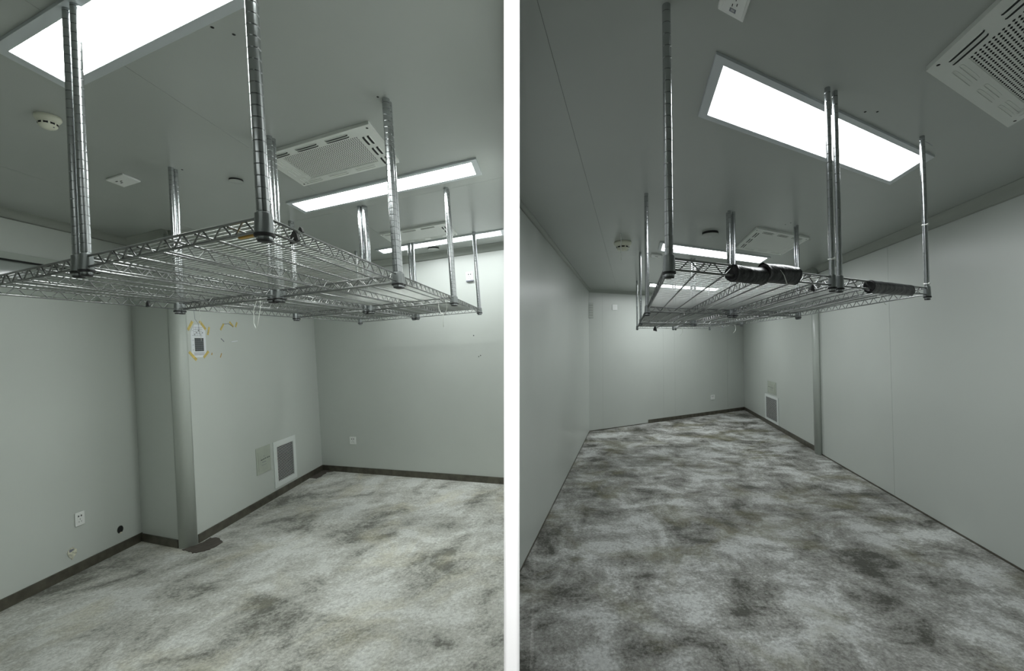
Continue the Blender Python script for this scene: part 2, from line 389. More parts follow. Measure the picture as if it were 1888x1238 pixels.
def perforated(mb, r, a0, a1, b0, b1, na, nb, c, fill):
    """plate with real square-ish holes, staggered rows"""
    da, db = (a1-a0)/na, (b1-b0)/nb
    for j in range(nb):
        for i in range(na):
            ca, cb = a0+(i+0.5)*da, b0+(j+0.5)*db
            o = [(ca-da/2, cb-db/2), (ca+da/2, cb-db/2), (ca+da/2, cb+db/2), (ca-da/2, cb+db/2)]
            sh = (0.13 if j % 2 else -0.13)*da
            k = [(ca+sh+x*da*fill, cb+y*db*fill) for x, y in ((0, -1), (1, 0), (0, 1), (-1, 0))]
            V = [r.p(a, b, c) for a, b in o+k]
            mb.add(V, [(0, 1, 4), (1, 5, 4), (1, 2, 5), (2, 6, 5), (2, 3, 6), (3, 7, 6), (3, 0, 7), (0, 4, 7)])
def air_vent(r, a0, a1, b0, b1, lab, openings, na, nb, perf=True):
    H = r.H; root = thing('ceiling_air_vent', r.p((a0+a1)/2, (b0+b1)/2, H), lab, 'air vent', 'perforated ceiling air vents')
    wa, wb = (a1-a0), (b1-b0); ma, mbm = wa*0.15, wb*0.17; t = 0.018
    ia0, ia1, ib0, ib1 = a0+ma, a1-ma, b0+mbm, b1-mbm
    mb = MB()
    for q in ((a0, a1, b0, ib0), (a0, a1, ib1, b1), (a0, ia0, ib0, ib1), (ia1, a1, ib0, ib1)):
        mb.rbox(r, q[0], q[1], q[2], q[3], H-t, H-0.0005)
    part('frame', mb, 'acpanel', root)
    mb = MB()
    perforated(mb, r, ia0, ia1, ib0, ib1, na, nb, H-t+0.002, 0.38 if perf else 0.16)
    tag(part('perforated_plate', mb, 'acpanel', root), kind='stuff')
    part('dark_plenum', MB().rbox(r, ia0, ia1, ib0, ib1, H-0.006, H-0.0008), 'dark' if perf else 'cove', root)
    SW = 0.0085 if r is L else 0.011
    # louvre slots: three pairs on each side
    for side in 'nesw':
        for k in range(3):
            u = (0.30 if r is L else 0.25)+0.275*k
            for lane in (0.0, 1.0):
                ln = 0.2
                if side in 'ns':
                    s0 = a0+wa*(u-ln/2+0.0); s1 = s0+wa*ln; off = mbm*(0.46+0.26*lane)
                    cb = b0+off if side == 'n' else b1-off
                    q = (s0, s1, cb-SW, cb+SW)
                else:
                    s0 = b0+wb*(u-ln/2+0.0); s1 = s0+wb*ln; off = ma*(0.46+0.26*lane)
                    ca = a0+off if side == 'w' else a1-off
                    q = (ca-0.0095, ca+0.0095, s0, s1)
                m_ = 'dark' if side in openings else 'acpanel'
                mb = MB(); pts = []
                ha, hb = (q[1]-q[0])/2, (q[3]-q[2])/2; ca_, cb_ = (q[0]+q[1])/2, (q[2]+q[3])/2
                for i in range(12):
                    w = 2*math.pi*i/12; e = 0.5
                    pts.append(r.p(ca_+ha*math.copysign(abs(math.cos(w))**e, math.cos(w)), cb_+hb*math.copysign(abs(math.sin(w))**e, math.sin(w)), H-t-0.0012))
                mb.prism(pts, r.C*0.0018)
                sl = part('louvre_slot', mb, m_, root)
                # raised lip on the outer edge of the slot
                mb = MB()
                if side in 'ns':
                    z = 0.010 if side == 's' else -0.010
                    mb.hexa([r.p(q[0], cb+z, H-t), r.p(q[1], cb+z, H-t), r.p(q[1], cb+z*0.55, H-t), r.p(q[0], cb+z*0.55, H-t),
                             r.p(q[0]+0.01, cb+z*0.8, H-t-0.004), r.p(q[1]-0.01, cb+z*0.8, H-t-0.004), r.p(q[1]-0.01, cb+z*0.6, H-t-0.004), r.p(q[0]+0.01, cb+z*0.6, H-t-0.004)])
                else:
                    z = -0.012 if side == 'w' else 0.012
                    mb.hexa([r.p(ca+z, q[2], H-t), r.p(ca+z*0.55, q[2], H-t), r.p(ca+z*0.55, q[3], H-t), r.p(ca+z, q[3], H-t),
                             r.p(ca+z*0.8, q[2]+0.008, H-t-0.004), r.p(ca+z*0.6, q[2]+0.008, H-t-0.004), r.p(ca+z*0.6, q[3]-0.008, H-t-0.004), r.p(ca+z*0.8, q[3]-0.008, H-t-0.004)])
                part('lip', mb, 'acpanel', sl)
    for a, b in ((a0+0.03*wa, b0+0.06*wb), (a1-0.03*wa, b0+0.06*wb), (a1-0.03*wa, b1-0.06*wb), (a0+0.03*wa, b1-0.06*wb)):
        part('screw', MB().lathe(r.p(a, b, H-t-0.001), r.C, [(0, 0), (0, 0.006), (0.0015, 0.006)], 10), 'dark', root)
air_vent(L, 0.83, 1.61, 1.765, 2.215, 'white perforated ceiling vent near the middle of the left room', 'nw', 40, 22)
air_vent(L, 0.83, 1.60, 3.51, 3.95, 'far ceiling vent beside the last light panel in the left room', 'nw', 30, 14, False)
air_vent(R, 1.405, 2.285, 0.06, 0.88, 'perforated ceiling vent cut off at the top right corner', 'w', 30, 28)
air_vent(R, 1.40, 2.205, 3.10, 3.91, 'far ceiling vent behind the middle posts in the right room', 'nw', 26, 20, False)

def smoke_detector(r, a, b, s, hs, lab):
    p = r.p(a, b, r.H-0.0005); root = thing('smoke_detector', p, lab, 'smoke detector', 'smoke detectors')
    ax = -r.C
    part('base', MB().lathe(p, ax, [(0, 0), (0, 0.062*s), (0.012*s*hs, 0.064*s), (0.022*s*hs, 0.056*s), (0.026*s*hs, 0.050*s)], 32), 'cream', root)
    part('dome', MB().lathe(p, ax, [(0.026*s*hs, 0.05*s), (0.034*s*hs, 0.046*s), (0.045*s*hs, 0.044*s), (0.052*s*hs, 0.038*s), (0.058*s*hs, 0.022*s), (0.060*s*hs, 0.0)], 32), 'cream', root)
    x = Vector((1, 0, 0)); x = (x-ax*x.dot(ax)).normalized(); y = ax.cross(x)
    for k in range(9):
        w = 2*math.pi*k/9+0.25; mb = MB(); q = []
        for e, z in ((-0.24, 0.033), (0.24, 0.033), (0.24, 0.042), (-0.24, 0.042)):
            q.append(p+ax*z*s*hs+(x*math.cos(w+e)+y*math.sin(w+e))*(0.0468 if z < 0.04 else 0.0452)*s)
        mid = p+ax*0.0375*s*hs+(x*math.cos(w)+y*math.sin(w))*0.0482*s
        mb.add(q+[mid], [(0, 1, 4), (1, 2, 4), (2, 3, 4), (3, 0, 4)])
        part('vent_slot', mb, 'dark', root)
    part('indicator', MB().lathe(p+ax*0.052*s*hs+x*0.038*s, ax, [(0, 0.004*s), (0.003, 0.004*s), (0.004, 0)], 8), 'inkgrey', root)
smoke_detector(L, 2.30, 1.06, 0.66, 1.45, 'round cream smoke detector beside the two near posts at left')
smoke_detector(R, -0.11, 4.36, 1.35, 1.1, 'round cream smoke detector behind the hanging white cord')

def round_speaker(r, a, b, rad, lab):
    p = r.p(a, b, r.H-0.0005); root = thing('ceiling_speaker', p, lab, 'speaker', 'round ceiling speakers')
    part('shadow_gap', MB().lathe(p, -r.C, [(0, rad*0.96), (rad*0.28, rad*0.96)], 36), 'dark', root)  # dark band painted for the shaded gap above the face
    part('face', MB().lathe(p, -r.C, [(rad*0.28, rad*0.95), (rad*0.28, rad), (rad*0.33, rad*0.99), (rad*0.36, rad*0.9), (rad*0.36, 0)], 36), 'ceil', root)
round_speaker(L, 2.0, 1.955, 0.038, 'round ceiling speaker with painted shadow gap above the left racks')
round_speaker(L, 1.24, 4.365, 0.06, 'small round ceiling fitting beyond the farthest left light panel')
round_speaker(R, 0.92, 3.52, 0.075, 'round ceiling speaker with painted shadow gap in the right room')

# small ceiling plates
p = L.p(2.68, 1.62, L.H); root = thing('ceiling_socket', p, 'small white plate on the ceiling near the left wall', 'socket')
part('plate', MB().rbox(L, 2.58, 2.76, 1.565, 1.68, L.H-0.012, L.H-0.0005), 'plastic', root, 0.003)
for i, (a, b) in enumerate(((2.70, 1.60), (2.69, 1.625), (2.67, 1.61))): part('pin_hole', MB().rbox(L, a, a+0.02, b, b+0.008, L.H-0.0128, L.H-0.0115), 'ink', root)
p = R.p(0.36, 4.79, R.H); root = thing('ceiling_socket', p, 'small white ceiling plate beside the nearest post of the right room', 'socket')
part('plate', MB().rbox(R, 0.28, 0.44, 4.72, 4.86, R.H-0.02, R.H-0.0005), 'plastic', root, 0.004)
part('pin_hole', MB().rbox(R, 0.34, 0.38, 4.77, 4.79, R.H-0.0208, R.H-0.0195), 'ink', root)
p = R.p(0.395, 1.07, R.H); root = thing('ceiling_socket', p, 'white ceiling socket box cut off by the top edge', 'socket')
part('back_box', MB().rbox(R, 0.337, 0.453, 0.99, 1.112, R.H-0.014, R.H-0.0005), 'plastic', root, 0.004)
part('face_plate', MB().rbox(R, 0.35, 0.44, 1.0, 1.10, R.H-0.017, R.H-0.0135), 'plastic', root, 0.002)
for a, b in ((0.386, 1.060), (0.404, 1.052), (0.395, 1.036)): part('pin_hole', MB().rbox(R, a, a+0.003, b, b+0.010, R.H-0.0176, R.H-0.0165), 'dark', root)
st = part('sticker', MB().rbox(R, 0.381, 0.408, 1.076, 1.090, R.H-0.0176, R.H-0.0165), 'inkgrey', root)
for k in range(3): part('print', MB().rbox(R, 0.388+0.005*k, 0.390+0.005*k, 1.078, 1.087, R.H-0.0179, R.H-0.0174), 'plastic', st)

# stray screws and drilled holes in the ceilings
for r, a, b, lab in ((L, 1.79, 0.985, 'tiny dark screw hole at the corner of the largest light panel'), (L, 1.12, 1.02, 'tiny screw hole beside the long edge of the largest light panel'),
                     (L, 1.07, 1.075, 'tiny screw hole a little below the one beside the largest light panel'), (L, 2.20, 1.70, 'tiny dark screw hole beside the post top near the round speaker'),
                     (L, 0.70, 1.62, 'dark drilled hole beside the post top right of the near vent'),
                     (R, 1.40, 1.20, 'upper one of two faint screw holes between light panel and vent'), (R, 1.33, 1.235, 'lower one of two faint screw holes between light panel and vent'),
                     (R, 1.735, 2.83, 'upper tiny hole beside the far right post top'), (R, 1.70, 2.90, 'lower tiny hole beside the far right post top'),
                     (R, 2.27, 3.19, 'dark hole beside the right corner of the far vent'), (R, 2.25, 1.45, 'tiny dark hole right of the tied front post')):
    p = r.p(a, b, r.H)
    tag(solo('screw_hole', MB().lathe(p-r.C*0.002, r.C, [(0, 0), (0, 0.004), (0.0015, 0.0055)], 10), 'dark', p), lab, 'hole', 'screw holes in the ceilings')

# ------------------------------------------------------------------ hanging wire racks
def unit_post(pitch, length):
    mb = MB(); prof = [(0, 1.0)]; t = pitch*0.4; g = 0.0024
    while t < length-0.01:
        prof += [(t, 1.0), (t+g*0.3, 0.78), (t+g*0.9, 0.78), (t+g*1.2, 1.0)]; t += pitch
    prof.append((length, 1.0))
    vs_, fs = [], []; n = 18
    for z, r in prof:
        for k in range(n): vs_.append((r*math.cos(2*math.pi*k/n), r*math.sin(2*math.pi*k/n), z))
    for i in range(len(prof)-1):
        for k in range(n):
            j = (k+1) % n; fs.append((i*n+k, i*n+j, (i+1)*n+j, (i+1)*n+k))
    return mb.add(vs_, fs, True).mesh('post', 'chrome')
def unit_lathe(name, prof, m):
    vs_, fs = [], []; n = 18
    for z, r in prof:
        for k in range(n): vs_.append((r*math.cos(2*math.pi*k/n), r*math.sin(2*math.pi*k/n), z))
    for i in range(len(prof)-1):
        for k in range(n):
            j = (k+1) % n; fs.append((i*n+k, i*n+j, (i+1)*n+j, (i+1)*n+k))
    return MB().add(vs_, fs, True).mesh(name, m)
COLLAR = unit_lathe('collar', [(0.016, 1.02), (0.016, 1.42), (0.028, 1.44), (0.064, 1.27), (0.066, 1.02)], 'collar')
RING = unit_lathe('foot_ring', [(0.010, 0.9), (0.010, 1.5), (0.012, 1.58), (0.0165, 1.58), (0.0175, 1.0)], 'rubber')
GLIDE = unit_lathe('glide', [(0.001, 0.95), (0.0012, 1.18), (0.011, 1.18)], 'chrome')
CAP = unit_lathe('foot_cap', [(-0.001, 0.0), (-0.001, 1.1), (0.0035, 1.22), (0.0045, 1.0)], 'rubber')
PITCH = {'L': 0.0275, 'R': 0.036}
POST = {k: unit_post(PITCH[k], 0.83) for k in 'LR'}
def post_radius(r, a, b, c):
    q = r.p(a, b, c)-Vector((0, 0, EYE)); u = q.x/q.y; x = PX+F*u
    k, x0, f0 = (0.0168, 464, 913) if r is L else (0.0122, 1422, 505)
    return k*math.sqrt(1+((x-x0)/f0)**2)/math.sqrt(1+u*u)
def rack(r, key, quad, cs, nwire, zig, lab):
    """quad: (a,b) of the corners: front-0, front-1, back-1, back-0; cs: foot height at front and back"""
    corners = [(quad[0], cs[0]), (quad[1], cs[0]), (quad[2], cs[1]), (quad[3], cs[1])]
    mid = [sum(q[i] for q in quad)/4 for i in (0, 1)]
    root = thing('wire_rack', r.p(mid[0], mid[1], sum(cs)/2), lab, 'wire rack', 'wire racks hung from the ceiling')
    base_ = wloc(root)
    rot = Vector((0, 0, 1)).rotation_difference(r.C).to_euler()
    for (a, b), c in corners:
        rad = post_radius(r, a, b, c); p = r.p(a, b, c)-base_
        for nm, me in (('post', POST[key]), ('collar', COLLAR), ('foot_ring', RING), ('glide', GLIDE), ('foot_cap', CAP)):
            o = link(nm, me, root); o.location = p; o.rotation_euler = rot
            o.scale = (rad, rad, 1.0)
            if nm == 'post': o.scale = (rad, rad, (r.H-c-0.0005)/0.83)
    def P(u, v, z):                                  # bilinear point on the shelf, z above the foot level
        a = (quad[0][0]*(1-u)+quad[1][0]*u)*(1-v)+(quad[3][0]*(1-u)+quad[2][0]*u)*v
        b = (quad[0][1]*(1-u)+quad[1][1]*u)*(1-v)+(quad[3][1]*(1-u)+quad[2][1]*u)*v
        return r.p(a, b, cs[0]*(1-v)+cs[1]*v+z)
    TOP, BOT = 0.058, 0.026
    def truss(p_of, name, rr=0.0034):
        ln = (p_of(1, 0)-p_of(0, 0)).length; n = max(4, int(ln/zig))
        e0, e1 = 0.012/ln, 1-0.012/ln
        o = part(name, MB().tube([p_of(e0, TOP), p_of(e1, TOP)], rr, 8).tube([p_of(e0, BOT), p_of(e1, BOT)], rr*0.95, 8), 'rail', root)
        pts = []
        for i in range(n):
            for f, z in ((0.0, BOT), (0.12, BOT), (0.5, TOP-0.002), (0.62, TOP-0.002)):
                pts.append(p_of(e0+(e1-e0)*(i+f+0.15)/(n+0.3), z))
        part('zigzag_wire', MB().tube(pts, rr*0.62, 6), 'rail', o)
    truss(lambda t, z: P(t, 0, z), 'edge_rail', 0.0036); truss(lambda t, z: P(t, 1, z), 'edge_rail')
    truss(lambda t, z: P(0, t, z), 'edge_rail'); truss(lambda t, z: P(1, t, z), 'edge_rail')
    truss(lambda t, z: P(0.5, t, z), 'centre_rail', 0.003)
    for u in (0.17, 0.335, 0.665, 0.83):
        part('support_rod', MB().tube([P(u, 0.003, TOP-0.005), P(u, 0.997, TOP-0.005)], 0.0034, 8), 'rail', root)
    mb = MB()
    for i in range(1, nwire):
        v = i/nwire; mb.tube([P(0.004, v, TOP+0.001), P(0.996, v, TOP+0.001)], 0.0017, 6, caps=False)
    tag(part('wire_deck', mb, 'wire', root), kind='stuff')
    return root
def rack_grid(r, key, lines, rows, cs, ga, gb, nwire, zig, labels):
    for j in range(3):
        for i in range(2):
            l0, l1 = lines[i], lines[i+1]
            g0 = ga if i == 1 else 0.0; g1 = ga if i == 0 else 0.0
            h0 = gb if j > 0 else 0.0; h1 = gb if j < 2 else 0.0
            q = [(l0[j]+g0, rows[j]+h0), (l1[j]-g1, rows[j]+h0), (l1[j+1]-g1, rows[j+1]-h1), (l0[j+1]+g0, rows[j+1]-h1)]
            rack(r, key, q, (cs[j], cs[j+1]), nwire[j], zig, labels[j*2+i])
rack_grid(L, 'L', [[.69, .67, .65, .645], [1.488, 1.445, 1.425, 1.415], [2.27, 2.24, 2.2, 2.17]], [.762, 1.665, 2.79, 3.99], [1.82, 1.82, 1.833, 1.845], .0225, .014, [40, 44, 44], .078,
    ['nearest wire rack of the left room between the single front post and the paired posts', 'wire rack of the left room cut off by the left edge of the picture',
     'middle right wire rack of the left room, below the near ceiling vent', 'middle left wire rack of the left room, in front of the paper notice',
     'rear right wire rack of the left room with a white string loop', 'rear left wire rack of the left room near the far corner'])
rack_grid(R, 'R', [[.14, .13, .12, .10], [1.035, .985, .93, .9], [1.86, 1.845, 1.8, 1.75]], [1.21, 2.88, 4.75, 6.9], [1.745, 1.745, 1.762, 1.782], .027, .026, [50, 52, 52], .10,
    ['nearest wire rack of the right room carrying two black wrapped rolls', 'front right wire rack of the right room carrying one black wrapped roll',
     'middle left wire rack of the right room', 'middle right wire rack of the right room above the half-round column',
     'rear left wire rack of the right room with a small black clip', 'rear right wire rack of the right room nearest the far corner'])

# ------------------------------------------------------------------ wall fittings
class Face:                                          # a flat drawing frame on a wall: x across the wall, y up, z out of the wall
    def __init__(s, r, fixed, val, out): s.r, s.fx, s.v, s.o = r, fixed, val, out
    def p(s, x, y, z): return s.r.p(s.v+s.o*z, x, y) if s.fx == 'a' else s.r.p(x, s.v+s.o*z, y)
    def box(s, x0, x1, y0, y1, z0, z1):
        q = [(x0, y0), (x1, y0), (x1, y1), (x0, y1)]
        return MB().hexa([s.p(x, y, z0) for x, y in q]+[s.p(x, y, z1) for x, y in q])
    def flat(s, pts, z0, z1):
        return MB().prism([s.p(x, y, z0) for x, y in pts], s.p(0, 0, z1)-s.p(0, 0, z0))
WL, WJ, WF = Face(L, 'a', LA, -1), Face(L, 'a', LJ, -1), Face(L, 'b', LB, -1)
RF, RR = Face(R, 'b', RB, -1), Face(R, 'a', RW, -1)
def outlet(f, x, y, w, h, lab, sw=1, holes=True):
    root = thing('wall_outlet', f.p(x, y, 0), lab, 'outlet', 'white wall outlets')
    part('plate', f.box(x-w/2, x+w/2, y-h/2, y+h/2, 0.0003, 0.011), 'plastic', root, 0.003)
    part('insert', f.box(x-w*0.36, x+w*0.36, y-h*0.36, y+h*0.36, 0.0105, 0.0125), 'plastic', root, 0.001)
    if holes:
        for dx, dy, ww, hh in ((-0.16, 0.22, 0.13, 0.12), (0.13, 0.22, 0.13, 0.12), (0, -0.02, 0.045, 0.11), (-0.13, -0.2, 0.05, 0.08), (0.13, -0.2, 0.05, 0.08)):
            part('pin_hole', f.box(x+(dx-ww/2)*w, x+(dx+ww/2)*w, y+(dy-hh/2)*h, y+(dy+hh/2)*h, 0.012, 0.0131), 'ink', root)
outlet(WL, 1.93, 0.393, 0.068, 0.100, 'white wall outlet low on the left wall beside the black hole')
outlet(WF, 2.762, 0.412, 0.105, 0.095, 'white wall outlet low on the far wall of the left room')
outlet(WF, 0.845, 2.335, 0.098, 0.105, 'white wall outlet high on the far wall behind the thin post')
part('box_edge', WF.box(0.795, 0.893, 2.278, 2.29, 0.0003, 0.03), 'inkgrey', bpy.data.objects['wall_outlet.002'])
outlet(RF, -0.414, 2.262, 0.12, 0.105, 'white switch plate high on the far wall of the right room', holes=False)
outlet(RF, 2.21, 0.372, 0.13, 0.10, 'white wall outlet low on the far wall of the right room')

def disc(f, x, y, rx, ry, z0, z1, n=20, jit=0.0):
    return f.flat([(x+rx*math.cos(2*math.pi*k/n)*(1+random.uniform(-jit, jit)), y+ry*math.sin(2*math.pi*k/n)*(1+random.uniform(-jit, jit))) for k in range(n)], z0, z1)
root = thing('pipe_hole', WL.p(2.24, 0.178, 0), 'round black pipe hole low on the left wall near the corner', 'hole')
part('void', disc(WL, 2.24, 0.178, 0.028, 0.033, 0.0002, 0.0014), 'dark', root)
part('sleeve', MB().tube([WL.p(2.24+0.027*math.cos(w), 0.178+0.032*math.sin(w), 0.0015) for w in [2*math.pi*k/20 for k in range(21)]], 0.0013, 5), 'cove', root)
part('debris', disc(WL, 2.243, 0.150, 0.011, 0.006, 0.0012, 0.004, 9, 0.2), 'plaster', root)
root = thing('patched_hole', WL.p(1.868, 0.163, 0), 'torn hole filled with crumbling cream plaster on the left wall', 'wall damage')
part('plaster_plug', disc(WL, 1.868, 0.165, 0.031, 0.036, 0.0002, 0.006, 18, 0.14), 'plaster', root)
part('crack', disc(WL, 1.862, 0.185, 0.019, 0.010, 0.0055, 0.0066, 12, 0.35), 'inkgrey', root)
part('drip', disc(WL, 1.868, 0.126, 0.009, 0.014, 0.0002, 0.003, 12, 0.25), 'plaster', root)

def grille(f, x0, x1, y0, y1, n, lab, fw):
    root = thing('wall_grille', f.p((x0+x1)/2, y0, 0), lab, 'air grille', 'white wall air grilles')
    fx, fy = fw
    mb = MB()
    for q in ((x0, x1, y0, y0+fy), (x0, x1, y1-fy, y1), (x0, x0+fx, y0+fy, y1-fy), (x1-fx, x1, y0+fy, y1-fy)):
        t = f.box(*q, 0.0003, 0.012); mb.add(t.v, t.f)
    part('frame', mb, 'grilleframe', root)
    gx, gy = fx*0.62, fy*0.62
    mb = MB()
    for q in ((x0+gx, x1-gx, y0+gy, y0+fy), (x0+gx, x1-gx, y1-fy, y1-gy), (x0+gx, x0+fx, y0+fy, y1-fy), (x1-fx, x1-gx, y0+fy, y1-fy)):
        t = f.box(*q, 0.012, 0.016); mb.add(t.v, t.f)
    part('inner_frame', mb, 'grilleframe', root)
    part('dark_duct', f.box(x0+fx, x1-fx, y0+fy, y1-fy, 0.0003, 0.002), 'dark', root)
    h = (y1-y0-2*fy)/n; me = None
    for k in range(n):
        yb = y0+fy+h*k+h*0.45
        if me is None:
            xa, xb = x0+fx, x1-fx
            mb = MB().hexa([f.p(xa, yb, 0.013), f.p(xb, yb, 0.013), f.p(xb, yb-h*0.02, 0.004), f.p(xa, yb-h*0.02, 0.004),
                            f.p(xa, yb+h*0.38, 0.0145), f.p(xb, yb+h*0.38, 0.0145), f.p(xb, yb+h*0.12, 0.004), f.p(xa, yb+h*0.12, 0.004)])
            me = mb.mesh('slat', 'grilleframe', wloc(root)); y_first = yb
        o = link('slat', me, root); o.location = f.p(0, yb, 0)-f.p(0, y_first, 0)
grille(WJ, 3.61, 4.03, 0.10, 0.60, 24, 'white louvred air grille beside the grey access panel in the left room', (0.055, 0.058))
grille(RR, 6.09, 6.86, 0.075, 0.555, 22, 'white louvred air grille below the access panel in the right room', (0.075, 0.04))

def access(f, x0, x1, y0, y1, lab, sx=1):
    root = thing('access_panel', f.p((x0+x1)/2, y0, 0), lab, 'access panel', 'grey green access panels')
    w, h = x1-x0, y1-y0
    part('frame', f.box(x0, x1, y0, y1, 0.0003, 0.006), 'access', root, 0.0015)
    part('door', f.box(x0+w*0.12, x1-w*0.08, y0+h*0.12, y1-h*0.16, 0.006, 0.010), 'access', root, 0.002)
    pl = part('nameplate', f.box(x0+w*0.24, x1-w*0.2, y1-h*0.66, y1-h*0.30, 0.010, 0.011), 'access', root, 0.0004)
    for k, (u0, u1, v, t, m_) in enumerate(((0.46, 0.58, 0.36, 0.014, 'inkgrey'), (0.28, 0.40, 0.47, 0.028, 'ink'), (0.42, 0.52, 0.46, 0.03, 'ink'), (0.54, 0.66, 0.45, 0.028, 'ink'), (0.72, 0.78, 0.44, 0.045, 'ink'), (0.83, 0.89, 0.44, 0.045, 'ink'), (0.36, 0.62, 0.57, 0.022, 'inkgrey'), (0.32, 0.66, 0.68, 0.012, 'inkgrey'))):
        part('lettering', f.box(x0+w*u0, x0+w*u1, y1-h*(v+t), y1-h*v, 0.011, 0.0114), m_, pl)
access(WJ, 3.325, 3.56, 0.325, 0.60, 'small grey green access panel left of the air grille in the left room')
access(RR, 6.20, 6.70, 0.59, 0.82, 'small grey green access panel above the air grille in the right room')

# grey vent box in the far left corner of the right room
root = thing('corner_vent', RF.p(-0.95, 2.19, 0), 'grey plate in the far left corner of the right room', 'vent')
part('plate', RF.box(-0.998, -0.90, 2.05, 2.33, 0.0003, 0.02), 'column', root, 0.003)
for k in range(5): part('slat', RF.box(-0.99, -0.91, 2.09+0.045*k, 2.115+0.045*k, 0.02, 0.024), 'cove', root)

# paper notice with taped corners, and left-over tape on the same wall
root = thing('paper_notice', WJ.p(2.655, 1.575, 0), 'paper notice with a dark printed table taped to the wall', 'notice')
x0, x1, y0, y1, k = 2.572, 2.738, 1.576, 1.866, 0.034
part('sheet', WJ.flat([(x0+k, y0), (x1-k, y0), (x1, y0+k), (x1, y1-k*1.6), (x1-k*1.2, y1), (x0+k*1.3, y1), (x0, y1-k*2), (x0, y0+k)], 0.0006, 0.0018), 'paper', root)
bl = part('dark_table', WJ.box(2.612, 2.712, 1.630, 1.747, 0.0018, 0.0022), 'ink', root)
for i in range(1, 7): part('table_line', WJ.box(2.612+0.1*i/7-0.0009, 2.612+0.1*i/7+0.0009, 1.632, 1.745, 0.0022, 0.0024), 'inkgrey', bl)
for i in range(1, 7): part('table_line', WJ.box(2.614, 2.710, 1.630+0.117*i/7-0.0009, 1.630+0.117*i/7+0.0009, 0.0022, 0.0024), 'inkgrey', bl)
for i in range(5):
    part('print_line', WJ.box(2.606, 2.706, 1.765+0.019*i, 1.767+0.019*i, 0.0018, 0.0021), 'inkgrey', root)
    part('print_line', WJ.box(2.608+0.02*i, 2.6095+0.02*i, 1.763, 1.845, 0.0018, 0.0021), 'inkgrey', root)
    part('print_mark', WJ.box(2.588, 2.603, 1.642+0.042*i, 1.645+0.042*i, 0.0018, 0.0021), 'inkgrey', root)
    part('print_mark', WJ.box(2.612+0.022*i, 2.620+0.022*i, 1.772+0.019*(i % 3), 1.781+0.019*(i % 3), 0.0018, 0.0021), 'ink', root)
for i in range(4): part('print_line', WJ.box(2.600, 2.718, 1.596+0.007*i, 1.5985+0.007*i, 0.0018, 0.0021), 'inkgrey', root)
def strip(f, xa, ya, xb, yb, w, z=0.0022):
    dx, dy = xb-xa, yb-ya; l = math.hypot(dx, dy); nx, ny = -dy/l*w/2, dx/l*w/2
    pts = [(xa+nx, ya+ny), (xa+nx*0.2+dx*0.02, ya+ny*0.2+dy*0.02), (xa-nx, ya-ny), (xb-nx, yb-ny), (xb-dx*0.03, yb-dy*0.03), (xb+nx, yb+ny)]
    return f.flat(pts, z-0.0014, z+0.0003)
for q in ((2.545, 1.815, 2.60, 1.895), (2.675, 1.90, 2.745, 1.825), (2.545, 1.628, 2.625, 1.552), (2.705, 1.572, 2.765, 1.628)):
    part('tape', strip(WJ, *q, 0.024), 'tape', root)
for lab, m_, lst in (('curled yellow tape scrap right of the paper notice', 'tape', ((2.765, 1.775, 2.788, 1.85),)),
                     ('yellow tape scrap at the left end of the torn sheet mark', 'tape', ((2.925, 1.825, 2.972, 1.888),)),
                     ('yellow tape scrap in the middle of the torn sheet mark', 'tape', ((3.05, 1.91, 3.10, 1.862),)),
                     ('yellow tape scrap at the right end of the torn sheet mark', 'tape', ((3.13, 1.86, 3.155, 1.91),)),
                     ('small grey scuff below the tape scraps', 'inkgrey', ((2.925, 1.745, 2.965, 1.715),)),
                     ('white paper residue right of the grey scuff', 'paper', ((3.06, 1.713, 3.15, 1.722),)),
                     ('faint orange mark low on the notice wall', 'orange', ((2.905, 1.565, 2.925, 1.605),)),
                     ('tiny red mark beside the bottom tape of the notice', 'orange', ((2.80, 1.592, 2.806, 1.612),))):
    for q in lst:
        mb = strip(WJ, *q, 0.018 if m_ == 'tape' else 0.008)
        tag(solo('tape_scrap' if m_ == 'tape' else 'wall_mark', mb, m_, WJ.p(q[0], q[1], 0)), lab, 'tape scrap' if m_ == 'tape' else 'wall mark')
mb = MB().tube([WJ.p(2.975, 1.885, 0.003), WJ.p(3.03, 1.892, 0.004), WJ.p(3.095, 1.862, 0.003)], 0.002, 6)
tag(solo('torn_edge', mb, 'inkgrey', WJ.p(2.975, 1.885, 0)), 'thin torn paper edge between two yellow tape scraps', 'paper scrap')
for x, y, lab in ((0.848, 1.66, 'tiny dark screw hole at the top of the far left-room wall'), (0.80, 1.418, 'left one of two paired screw holes in the far wall'), (0.775, 1.43, 'right one of two paired screw holes in the far wall')):
    tag(solo('wall_screw_hole', disc(WF, x, y, 0.007, 0.007, 0.0002, 0.002, 10), 'ink', WF.p(x, y, 0)), lab, 'hole')

